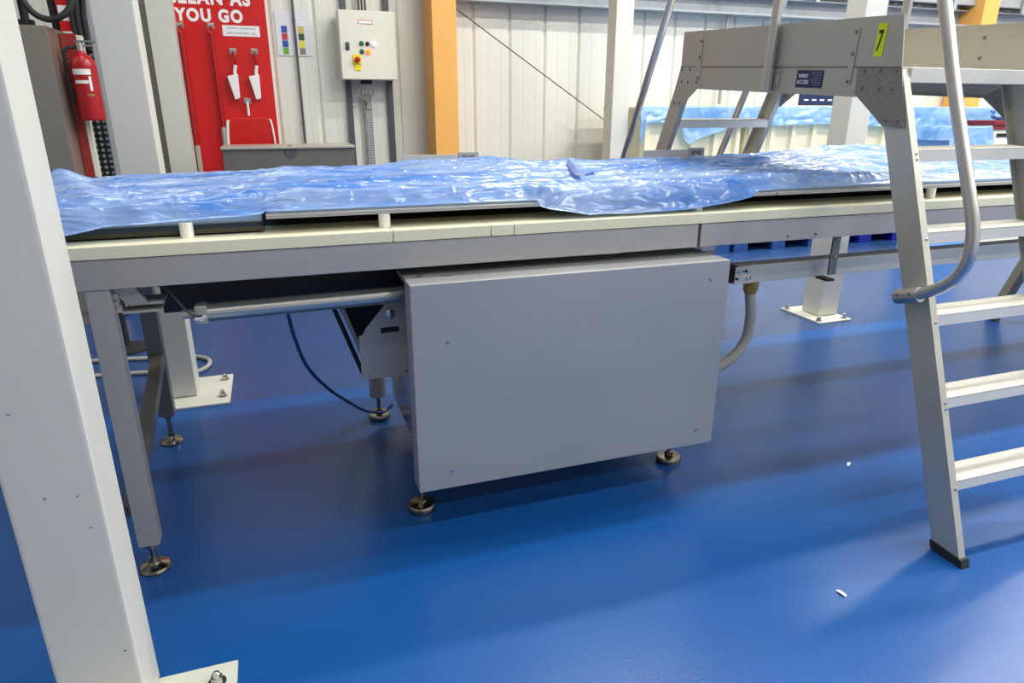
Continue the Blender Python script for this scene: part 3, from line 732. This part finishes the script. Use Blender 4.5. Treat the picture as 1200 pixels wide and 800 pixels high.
# stickers on the left face
xf_ = -0.0045
PL('number_sticker', MB().box(xf_-0.001, xf_, 0.765, 0.805, ZP+0.035, ZP+0.143), M['lime'])
def side_text(name, body, ya, yb, z0, z1, m, bold=0.0):
    return text(name, body, ya, yb, z0, z1, xf_-0.0022, m, cs, (0, 0, 0), bold, rot='x')
side_text('number_print', '7', 0.797, 0.775, ZP+0.052, ZP+0.122, M['black'], 0.012)
sg = PL('maker_plate', MB().box(xf_-0.001, xf_, 1.032, 1.182, ZP-0.078, ZP-0.012), M['navy'])
side_text('maker_print', 'RAMSAY', 1.168, 1.113, ZP-0.041, ZP-0.025, M['whitep'], 0.012)
side_text('maker_print', 'ACCESS', 1.176, 1.108, ZP-0.064, ZP-0.049, M['whitep'], 0.012)
for i in range(6):
    PL('maker_small_print', MB().box(xf_-0.0018, xf_-0.001, 1.042, 1.102-0.008*(i % 3), ZP-0.022-i*0.0092, ZP-0.0185-i*0.0092), M['grey'])

# ------------------------------------------------------------------ cream bins on blue pallets, with draped film
BX = [(3.46, 4.62), (4.68, 5.86), (5.92, 7.10), (7.16, 8.20)]
wh = ['leftmost', 'second', 'third', 'rightmost']
for i, (a, b) in enumerate(BX):
    bn = thing('bulk_bin', ((a+b)/2, 6.6, 0.16), 'cream ribbed bulk bin on a blue pallet, %s bin from the left' % wh[i] if 0 < i < 3 else 'cream ribbed bulk bin on a blue pallet, %s bin of the row' % wh[i], 'bin', 'cream ribbed bulk bins along the wall'); P = Part(bn)
    P('bin_body', MB().box(a, b, 6.13, 6.95, 0.16, 1.50, 0.01), M['bin'])
    n_r = 5
    for j in range(n_r):
        x = a+0.05+j*(b-a-0.1)/(n_r-1)
        P('rib', MB().prism([(x-0.045, 6.135), (x-0.025, 6.09), (x+0.025, 6.09), (x+0.045, 6.135)], 'z', 0.18, 1.48), M['bin'])
    P('rim', MB().box(a-0.012, b+0.012, 6.085, 6.96, 1.46, 1.50, 0.008), M['bin'])
    pt = thing('plastic_pallet', ((a+b)/2, 6.6, 0), 'blue plastic pallet under the %s cream bin' % wh[i], 'pallet', 'blue pallets under the bins'); P = Part(pt)
    m = M['palletultra'] if i in (2, 3) else M['palletblue']
    P('deck', MB().box(a-0.01, b+0.01, 6.09, 6.97, 0.125, 0.158, 0.004), m)
    for xa in (a, (a+b)/2-0.09, b-0.18):
        P('block', MB().box(xa, xa+0.18, 6.10, 6.25, 0.03, 0.125, 0.005), m); P('block', MB().box(xa, xa+0.18, 6.80, 6.95, 0.03, 0.125, 0.005), m)
        P('runner', MB().box(xa, xa+0.18, 6.10, 6.95, 0.0, 0.03, 0.003), m)
    for k_ in range(9):
        xa = a+0.2+k_*(b-a-0.4)/8
        if abs(xa-(a+b)/2) > 0.14: P('deck_rib', MB().box(xa-0.012, xa+0.012, 6.085, 6.10, 0.10, 0.15), m)
# film: back top -> front top -> hanging front
nx2, nv = 420, 70
u = np.linspace(3.40, 8.24, nx2); v = np.linspace(0, 1, nv)
U, V = np.meshgrid(u, v)
hx = [3.40, 3.46, 3.7, 3.84, 3.90, 3.96, 4.05, 4.25, 4.40, 4.7, 5.2, 5.6, 6.1, 6.6, 7.1, 7.5, 7.8, 8.0, 8.24]
hz = [1.14, 1.36, 1.365, 1.34, 1.20, 1.15, 1.20, 1.26, 1.30, 1.33, 1.33, 1.34, 1.32, 1.30, 1.26, 1.20, 1.22, 1.10, 1.05]
hb = np.interp(U, hx, hz)
top_z = 1.512+0.006*perlin(U*2.3, V*5, 41)+0.003*perlin(U*9, V*6, 42)
s1 = 0.5
tt = np.clip(V/s1, 0, 1); hh = np.clip((V-s1)/(1-s1), 0, 1)
Yf = 6.94-(6.94-6.06)*tt
fold = perlin(U*5.5+0.5*hh, hh*1.5, 43)+0.35*perlin(U*13, hh*2, 44)
Yf = np.where(V > s1, 6.06-0.045*np.abs(fold)*hh**0.7-0.02*hh, Yf)
Zf = np.where(V > s1, top_z*(1-hh)+hb*hh, top_z)
lx = np.clip((3.46-U)/0.06, 0, 1)
ft = grid_mesh('bin_film', U, Yf, Zf, M['film2'])
tag(ft, 'pale blue plastic sheet draped over the row of cream bins', 'plastic sheet')
# film lump over a crate and the red crate beside it, far right
lc = thing('covered_crate', (6.7, 5.3, 0), 'crate wrapped in crumpled blue film seen through the ladder at right', 'crate'); P = Part(lc)
P('crate_body', MB().box(6.43, 6.93, 5.2, 5.6, 0.0, 1.28, 0.01), M['crateblue'])
nu = 110
U, V = np.meshgrid(np.linspace(6.38, 6.99, nu), np.linspace(0, 1, 70))
tt = np.clip(V/0.5, 0, 1); hh = np.clip((V-0.5)/0.5, 0, 1)
edge = np.clip(np.minimum(U-6.38, 6.99-U)/0.06, 0, 1)
Yc = np.where(V > 0.5, 5.17-0.05*np.abs(perlin(U*9, hh*3, 51))*hh-0.03*hh, 5.62-(5.62-5.17)*tt)
Zc = (1.325+0.02*perlin(U*7, V*8, 52))*(1-hh)+0.98*hh
Zc = Zc*(0.9+0.1*edge)
fl_ = grid_mesh('film_wrap', U-6.7, Yc-5.3, Zc, M['film2']); fl_.parent = lc
rc = thing('lidded_crate', (7.9, 5.9, 0), 'grey crate with dark red lid at the far right edge', 'crate'); P = Part(rc)
P('crate_body', MB().box(7.55, 8.5, 5.62, 5.95, 0.0, 1.28, 0.01), M['enclosure'])
P('lid', MB().box(7.5, 8.55, 5.58, 5.96, 1.32, 1.37, 0.008), M['maroon'])
P('handle_slot', MB().box(7.62, 8.0, 5.61, 5.63, 1.20, 1.235), M['black'])
P('upper_band', MB().box(7.52, 8.53, 5.60, 5.95, 1.28, 1.32, 0.004), M['redbrown'])
bag = MB(); 
bmx = bmesh.new(); bmesh.ops.create_icosphere(bmx, subdivisions=4, radius=0.12)
for vtx in bmx.verts:
    c_ = vtx.co; k_ = 1+0.18*math.sin(c_.x*55+c_.z*30)*math.sin(c_.y*48-c_.z*20)+0.1*math.sin(c_.z*70+c_.x*20)
    vtx.co = Vector((c_.x*k_*1.1, c_.y*k_*0.8, max(-0.07, c_.z*k_*0.75)))
bag._take(bmx)
bg = bag.build('blue_bag', M['film2']); bg.location = (7.86, 5.78, 1.442); tag(bg, 'small crumpled blue bag resting on the dark red lid', 'bag')

# ------------------------------------------------------------------ back wall furniture
YW = 7.2
# red cleaning board
sbd = thing('cleaning_board', (-0.35, 7.17, 0.7), 'red cleaning board on the wall with tools hung on it', 'board'); P = Part(sbd)
P('backing_panel', MB().box(-0.86, 0.093, 7.155, 7.198, 0.62, 2.62, 0.004), M['red'])
offs = tuple(sbd.location)
text('heading', 'CLEAN AS', -0.735, -0.03, 2.355, 2.475, 7.1535, M['whitep'], sbd, offs, 0.05, sp_ch=1.22)
text('heading', 'YOU GO', -0.672, -0.108, 2.215, 2.325, 7.1535, M['whitep'], sbd, offs, 0.05, sp_ch=1.22)
lb = P('instruction_label', MB().box(-0.292, 0.024, 7.152, 7.155, 2.105, 2.195, 0.001), M['whitep'])
text('label_print', 'Sanitise equipment', -0.25, -0.01, 2.16, 2.183, 7.1512, M['grey'], sbd, offs)
text('label_print', 'before and after use.', -0.255, -0.005, 2.123, 2.146, 7.1512, M['grey'], sbd, offs)
for x, z in ((-0.639, 2.175), (-0.386, 2.178), (-0.226, 1.975), (-0.042, 1.978), (-0.154, 1.545)):
    k = MB(); k.box(x-0.022, x+0.022, 7.135, 7.155, z, z+0.022, 0.003); k.cyl((x-0.016, 7.155, z+0.005), (x-0.016, 7.105, z+0.001), 0.005, 8); k.cyl((x+0.016, 7.155, z+0.005), (x+0.016, 7.105, z+0.001), 0.005, 8); k.box(x-0.03, x+0.03, 7.148, 7.155, z-0.02, z+0.03, 0.002)
    P('hook', k, M['polished'])
def rod_tool(x, ztop, zmid, zbot, label):
    t_ = thing('long_handled_tool', (x, 7.12, zbot), label, 'cleaning tool', 'long red handles on the board'); P = Part(t_)
    P('handle', MB().cyl((x, 7.12, zmid), (x, 7.12, ztop), 0.019, 14), M['redext'])
    P('hanging_eye', MB().tube([(x, 7.12, ztop), (x-0.018, 7.12, ztop+0.03), (x, 7.12, ztop+0.055), (x+0.018, 7.12, ztop+0.03)], 0.006, 8, 5, True), M['red'])
    P('grey_sleeve', MB().cyl((x, 7.12, zbot), (x, 7.12, zmid), 0.022, 12), M['alu'])
rod_tool(-0.635, 2.12, 1.16, 0.78, 'leftmost long red handle with grey sleeve on the red board')
rod_tool(-0.390, 2.12, 1.32, 0.90, 'second long red handle on the red board, nearer the scoops')
for x, lab in ((-0.226, 'white hand scoop on the left scoop hook of the red board'), (-0.042, 'white hand scoop on the right scoop hook of the red board')):
    t_ = thing('hand_scoop', (x, 7.12, 1.6), lab, 'scoop', 'white scoops on the red board'); P = Part(t_)
    P('hanging_strap', MB().tube([(x, 7.118, 1.975), (x+0.012, 7.112, 1.91), (x+0.008, 7.114, 1.85)], 0.012, 10), M['redext']); P('handle', MB().tube([(x+0.008, 7.112, 1.86), (x-0.004, 7.112, 1.81), (x-0.006, 7.116, 1.755)], 0.015, 10), M['whitep'])
    k = MB(); k.prism([(x-0.075, 1.765), (x+0.02, 1.785), (x+0.015, 1.575), (x-0.03, 1.56)], 'y', 7.092, 7.14, 0.008); P('scoop_bowl', k, M['whitep'])
dp = thing('dustpan', (-0.155, 7.12, 1.0), 'red dustpan with white edges low on the red board', 'dustpan'); P = Part(dp)
P('stem', MB().cyl((-0.154, 7.12, 1.42), (-0.154, 7.12, 1.55), 0.011, 10), M['whitep'])
k = MB(); k.prism([(-0.37, 1.05), (-0.335, 1.38), (-0.31, 1.405), (0.0, 1.405), (0.025, 1.38), (0.06, 1.05)], 'y', 7.11, 7.15, 0.01); P('pan', k, M['red'])
P('pan_edge', MB().tube([(-0.375, 7.105, 1.05), (-0.352, 7.105, 1.33), (-0.338, 7.105, 1.385)], 0.013, 8), M['whitep'])
P('pan_edge', MB().tube([(0.062, 7.105, 1.05), (0.042, 7.105, 1.33), (0.025, 7.105, 1.39)], 0.009, 8), M['whitep'])
# laminated sheets with colour squares
def sheet(x0, x1, z0, z1, sx, cols, label):
    t_ = thing('notice_sheet', ((x0+x1)/2, 7.19, z0), label, 'notice', 'laminated sheets by the red board'); P = Part(t_)
    P('sheet', MB().box(x0, x1, 7.192, 7.1945, z0, z1), M['paper'])
    for i, c_ in enumerate(cols):
        P('colour_square', MB().box(sx, sx+0.052, 7.1905, 7.192, 2.215-0.062*(i+1), 2.215-0.062*i-0.004), M[c_])
sheet(0.165, 0.325, 1.955, 2.33, 0.215, ('cblue', 'cred', 'cblue', 'cgreen'), 'left laminated sheet with blue, red and green colour squares')
sheet(0.345, 0.47, 1.955, 2.33, 0.365, ('ctan', 'cdgreen', 'cyel', 'cgrey'), 'right laminated sheet with tan, dark green, yellow and grey squares')
def pipe(name, x, y, z0, z1, r, m, label, cat='pipe', sq=False):
    t_ = thing(name, (x, y, z0), label, cat); P = Part(t_)
    P('run', MB().box(x-r, x+r, y-r*0.7, y+r*0.7, z0, z1, 0.002) if sq else MB().cyl((x, y, z0), (x, y, z1), r, 12), M[m])
    for z in np.arange(z0+0.35, z1, 0.9): P('clip', MB().box(x-r*1.5, x+r*1.5, y, 7.2, z, z+0.02), M['steel'])
pipe('conduit_pipe', 0.335, 7.17, 1.0, 5.9, 0.011, 'darkgrey', 'thin dark conduit passing between the two laminated sheets')
pipe('cable_trunking', 0.79, 7.17, 0.5, 5.9, 0.026, 'darkgrey', 'dark grey trunking behind the left side of the control panel', 'trunking', True)
pipe('cable_trunking', 1.19, 7.17, 0.5, 5.9, 0.028, 'darkgrey', 'dark grey trunking behind the right side of the control panel', 'trunking', True)
pipe('perforated_tray', 0.965, 7.165, 0.5, 1.62, 0.035, 'perf', 'perforated metal cable tray below the control panel', 'cable tray', True)
pipe('conduit_pipe', 5.03, 7.12, 1.54, 2.5, 0.02, 'steel', 'short grey vertical pipe on the wall above the bin film')
# control panel
cp = thing('control_panel', (1.0, 7.1, 1.73), 'cream wall control panel with buttons, lit orange lamp and yellow isolator', 'control panel'); P = Part(cp)
P('enclosure', MB().box(0.715, 1.235, 6.97, 7.14, 1.745, 2.345, 0.008), M['enclosure'])
dr = P('door', MB().box(0.717, 1.233, 6.95, 6.968, 1.748, 2.342, 0.006), M['enclosure'])
k = MB(); k.box(0.765, 0.80, 6.94, 6.95, 2.0, 2.07, 0.008); k.cyl((0.782, 6.942, 2.035), (0.782, 6.925, 2.035), 0.012, 12); P('door_latch', k, M['darkgrey'], dr)
def btn(x, z, r, m):
    k = MB(); k.lathe([(r*1.35, 0), (r*1.35, 0.006), (r, 0.008), (r, 0.02), (r*0.7, 0.025), (0, 0.026)], (x, 6.95, z), 18, (0, -1, 0)); P('push_button', k, M[m])
btn(0.913, 2.062, 0.016, 'green'); btn(0.968, 2.060, 0.014, 'bbtn'); btn(1.026, 2.058, 0.019, 'lampw'); btn(0.913, 1.992, 0.016, 'green'); btn(0.972, 1.99, 0.019, 'lampo')
k = MB(); k.box(0.822, 0.90, 6.938, 6.95, 1.882, 1.965, 0.004); iso = P('isolator_plate', k, M['yellow'])
P('isolator_tag', MB().box(0.832, 0.895, 6.944, 6.95, 1.825, 1.878, 0.002), M['yellow'], iso)
k = MB(); k.cyl((0.861, 6.938, 1.918), (0.861, 6.915, 1.918), 0.025, 18); k.box(0.835, 0.887, 6.905, 6.92, 1.908, 1.928, 0.003); P('isolator_knob', k, M['redext'], iso)
k = MB(); k.box(0.892, 1.026, 6.9485, 6.95, 2.226, 2.262); fr = P('label_frame', k, M['cred'])
P('label_face', MB().box(0.897, 1.021, 6.9475, 6.9486, 2.231, 2.257), M['whitep'], fr)
k = MB()
for i in range(6): k.cyl((0.905+i*0.018, 7.05, 1.745), (0.905+i*0.018, 7.05, 1.71), 0.009, 8)
P('cable_gland_row', k, M['dark'])
for i in range(5):
    x = 0.905+i*0.018
    P('cable', MB().tube([(x, 7.05, 1.71), (x+0.02*(i-2), 7.07, 1.62+0.01*i), (0.95+0.008*i, 7.12, 1.55), (0.95+0.008*i, 7.13, 1.48)], 0.006, 6, 5), M['hose'])
for i in range(3):
    P('cable', MB().cyl((0.93+i*0.03, 7.12, 2.34), (0.93+i*0.03, 7.16, 5.9), 0.010, 8), M['darkgrey'])
# stainless cabinet under the board
sc = thing('stainless_cabinet', (0.15, 6.4, 0), 'low stainless steel cabinet standing under the red board', 'cabinet'); P = Part(sc)
P('carcass', MB().box(-0.375, 0.69, 6.22, 6.62, 0.0, 1.165, 0.004), M['steeldark'])
P('top_sheet', MB().box(-0.385, 0.70, 6.20, 6.63, 1.165, 1.187, 0.004), M['alu'])
P('slot', MB().box(0.0, 0.23, 6.215, 6.222, 0.93, 0.985), M['black'])
P('badge', MB().lathe([(0.055, 0), (0.05, 0.004), (0, 0.005)], (0.16, 6.22, 1.14), 16, (0, -1, 0)), M['darkgrey'])
# diagonal brace cable
bc = thing('brace_cable', (1.84, 7.1, 2.4), 'thin dark brace cable running diagonally down the wall', 'cable'); P = Part(bc)
P('wire', MB().tube([(1.786, 6.95, 2.42), (4.15, 6.98, 0.95)], 0.005, 6, 1), M['dark'])
# navy sign under the platform line of sight
ns = thing('navy_sign', (5.9, 6.5, 1.5), 'dark navy sign board standing on the bins behind the platform', 'sign'); P = Part(ns)
P('board', MB().box(5.64, 6.16, 6.5, 6.52, 1.525, 1.70, 0.002), M['navy'])
for i in range(4): P('print_mark', MB().box(5.70+i*0.11, 5.76+i*0.11, 6.497, 6.5, 1.575, 1.59), M['whitep'])

# ------------------------------------------------------------------ left background: steel cabinet, extinguisher, cables
lcab = thing('steel_cabinet', (-1.6, 5.6, 0), 'tall stainless cabinet at left behind the front column', 'cabinet'); P = Part(lcab)
P('carcass', MB().box(-2.1, -1.262, 5.4, 6.0, 0, 1.985, 0.004), M['cabsteel'])
P('front_panel', MB().box(-2.09, -1.262, 5.392, 5.40, 0.1, 1.975, 0.002), M['cabsteel'])
fs = thing('fire_point_stand', (-1.18, 5.75, 0), 'red and cream fire point stand behind the extinguisher', 'stand'); P = Part(fs)
P('side_panel', MB().box(-1.258, -1.20, 5.64, 5.70, 0.04, 1.79, 0.003), M['redbrown'])
P('cream_panel', MB().box(-1.20, -1.17, 5.64, 5.70, 0.04, 1.79, 0.003), M['enclosure'])
P('foot', MB().box(-1.258, -1.15, 5.60, 5.74, 0, 0.04, 0.004), M['dark'])
hb_ = thing('hose_box', (-1.2, 5.62, 1.8), 'dull red box mounted above the extinguisher', 'box'); P = Part(hb_)
P('box_shell', MB().box(-1.258, -1.16, 5.66, 5.74, 1.80, 1.965, 0.006), M['redbrown'])
P('cream_edge', MB().box(-1.16, -1.13, 5.66, 5.74, 1.80, 1.955, 0.004), M['enclosure'])
fe = thing('fire_extinguisher', (-1.135, 5.58, 1.41), 'red fire extinguisher with white label hung at left', 'fire extinguisher'); P = Part(fe)
R_ = 0.077; ex, ey = -1.125, 5.55
P('cylinder_body', MB().lathe([(0, 0), (R_*0.9, 0.0), (R_, 0.012), (R_, 0.34), (R_*0.93, 0.375), (R_*0.7, 0.405), (R_*0.36, 0.425), (R_*0.3, 0.44), (0, 0.44)], (ex, ey, 1.41), 28), M['redext'])
# curved label patches on the cylinder
def patch(z0, z1, a0, a1, m, name):
    b = bmesh.new(); n_ = 12
    lo = [b.verts.new((ex+(R_+0.001)*math.cos(a0+(a1-a0)*i/n_), ey+(R_+0.001)*math.sin(a0+(a1-a0)*i/n_), z0)) for i in range(n_+1)]
    hi = [b.verts.new((v_.co.x, v_.co.y, z1)) for v_ in lo]
    for i in range(n_): b.faces.new((lo[i], lo[i+1], hi[i+1], hi[i]))
    k = MB(); k._take(b); P(name, k, m)
patch(1.70, 1.735, -2.4, -0.9, M['whitep'], 'label_band'); patch(1.645, 1.665, -2.3, -1.2, M['whitep'], 'label_band'); patch(1.60, 1.69, -1.15, -0.95, M['whitep'], 'label_band'); patch(1.565, 1.58, -1.5, -0.9, M['brass'], 'label_stripe')
k = MB(); k.cyl((ex, ey, 1.85), (ex, ey, 1.90), 0.022, 12); k.box(ex-0.02, ex+0.10, ey-0.012, ey+0.012, 1.90, 1.915, 0.004); k.box(ex-0.02, ex+0.085, ey-0.01, ey+0.01, 1.875, 1.888, 0.003, None); P('valve_lever', k, M['polished'])
P('hose', MB().tube([(ex-0.02, ey, 1.875), (ex-0.085, ey-0.02, 1.85), (ex-0.098, ey-0.01, 1.70), (ex-0.092, ey-0.01, 1.5)], 0.012, 10), M['dark'])
rs = thing('fire_sign', (-1.2, 5.75, 2.0), 'red and white fire sign above the extinguisher', 'sign'); P = Part(rs)
P('plate', MB().box(-1.262, -1.165, 5.76, 5.77, 1.985, 2.40, 0.002), M['red'])
P('print_block', MB().box(-1.255, -1.172, 5.757, 5.76, 2.09, 2.145), M['whitep']); P('print_block', MB().box(-1.25, -1.18, 5.757, 5.76, 2.05, 2.07), M['whitep'])
bh = thing('black_cable_loop', (-1.28, 5.5, 1.99), 'thick black cable looping over the tall steel cabinet', 'cable'); P = Part(bh)
P('loop', MB().tube([(-1.385, 5.52, 2.6), (-1.40, 5.50, 2.25), (-1.355, 5.48, 2.09), (-1.27, 5.48, 2.03), (-1.18, 5.48, 2.05), (-1.115, 5.50, 2.13), (-1.09, 5.52, 2.3), (-1.09, 5.55, 2.6)], 0.020, 12), M['dark'])
P('drop', MB().cyl((-1.405, 5.55, 1.985), (-1.40, 5.55, 2.6), 0.026, 12), M['dark'])
P('plug', MB().box(-1.45, -1.36, 5.53, 5.59, 1.985, 2.03, 0.006), M['dark'])
P('drop', MB().cyl((-1.30, 5.85, 1.985), (-1.32, 5.85, 2.6), 0.026, 12), M['dark'])
P('strap', MB().cyl((-1.40, 5.5, 2.20), (-1.40, 5.5, 2.215), 0.028, 12), M['redext'])
kc = thing('cable_chain', (-1.03, 5.75, 0), 'vertical perforated black cable tray with bundled cables left of the white column', 'cable tray'); P = Part(kc)
P('tray', MB().box(-1.20, -1.095, 5.79, 5.83, 0.0, 3.0, 0.003), M['perfdark'])
P('tray_edge', MB().box(-1.095, -1.075, 5.77, 5.83, 0.0, 3.0, 0.002), M['galv'])
for i, (dx, r) in enumerate(((0.0, 0.02), (0.035, 0.016), (-0.03, 0.018))):
    P('cable', MB().tube([(-1.14+dx, 5.76, 1.90-0.02*i), (-1.145+dx, 5.75, 2.05), (-1.13+dx*1.2, 5.75, 2.3), (-1.14+dx, 5.76, 3.0)], r, 10), M['dark'])
P('cable', MB().tube([(-1.03, 5.76, 2.3), (-1.0, 5.75, 2.1), (-1.01, 5.75, 2.0), (-1.05, 5.76, 1.97)], 0.006, 8), M['dark'])
# grey hose on the floor behind the conveyor
fh = thing('floor_hose', (-0.75, 4.35, 0), 'grey hose looped on the floor around the column behind the conveyor', 'hose'); P = Part(fh)
P('run', MB().tube([(-1.9, 4.62, 0.014), (-1.3, 4.55, 0.014), (-0.98, 4.50, 0.014), (-0.80, 4.46, 0.014), (-0.60, 4.42, 0.014), (-0.50, 4.33, 0.014), (-0.50, 4.20, 0.014), (-0.58, 4.12, 0.014), (-0.72, 4.16, 0.014), (-0.88, 4.22, 0.014), (-1.2, 4.25, 0.014), (-1.7, 4.2, 0.014)], 0.013, 10), M['hose'])
bs = thing('black_stand', (-0.97, 4.5, 0), 'thin black stand pole on the floor behind the front conveyor leg', 'stand'); P = Part(bs)
P('pole', MB().cyl((-1.02, 4.75, 0.02), (-1.02, 4.75, 1.1), 0.022, 12), M['dark']); P('base', MB().lathe([(0.14, 0), (0.14, 0.012), (0.03, 0.03), (0, 0.03)], (-1.02, 4.75, 0), 20), M['dark'])
# paper scraps on the floor
def scrap(x, y, lab):
    k = MB(); b = bmesh.new()
    q = [b.verts.new(p) for p in ((-0.018, -0.004, 0.001), (0.0, -0.007, 0.006), (0.02, -0.002, 0.002), (0.016, 0.008, 0.003), (-0.004, 0.006, 0.008), (-0.016, 0.005, 0.002))]
    b.faces.new(q); r = bmesh.ops.extrude_face_region(b, geom=b.faces[:]); bmesh.ops.translate(b, verts=[g_ for g_ in r['geom'] if isinstance(g_, bmesh.types.BMVert)], vec=(0, 0, 0.0015))
    k._take(b); o = k.build('paper_scrap', M['whitep']); o.location = (x, y, 0.0); o.rotation_euler.z = x*3; tag(o, lab, 'litter', 'white scraps on the floor')
scrap(2.287, 2.02, 'tiny white scrap on the floor between drive cabinet and ladder')
scrap(1.61, 1.36, 'tiny white scrap on the floor in front of the ladder foot')
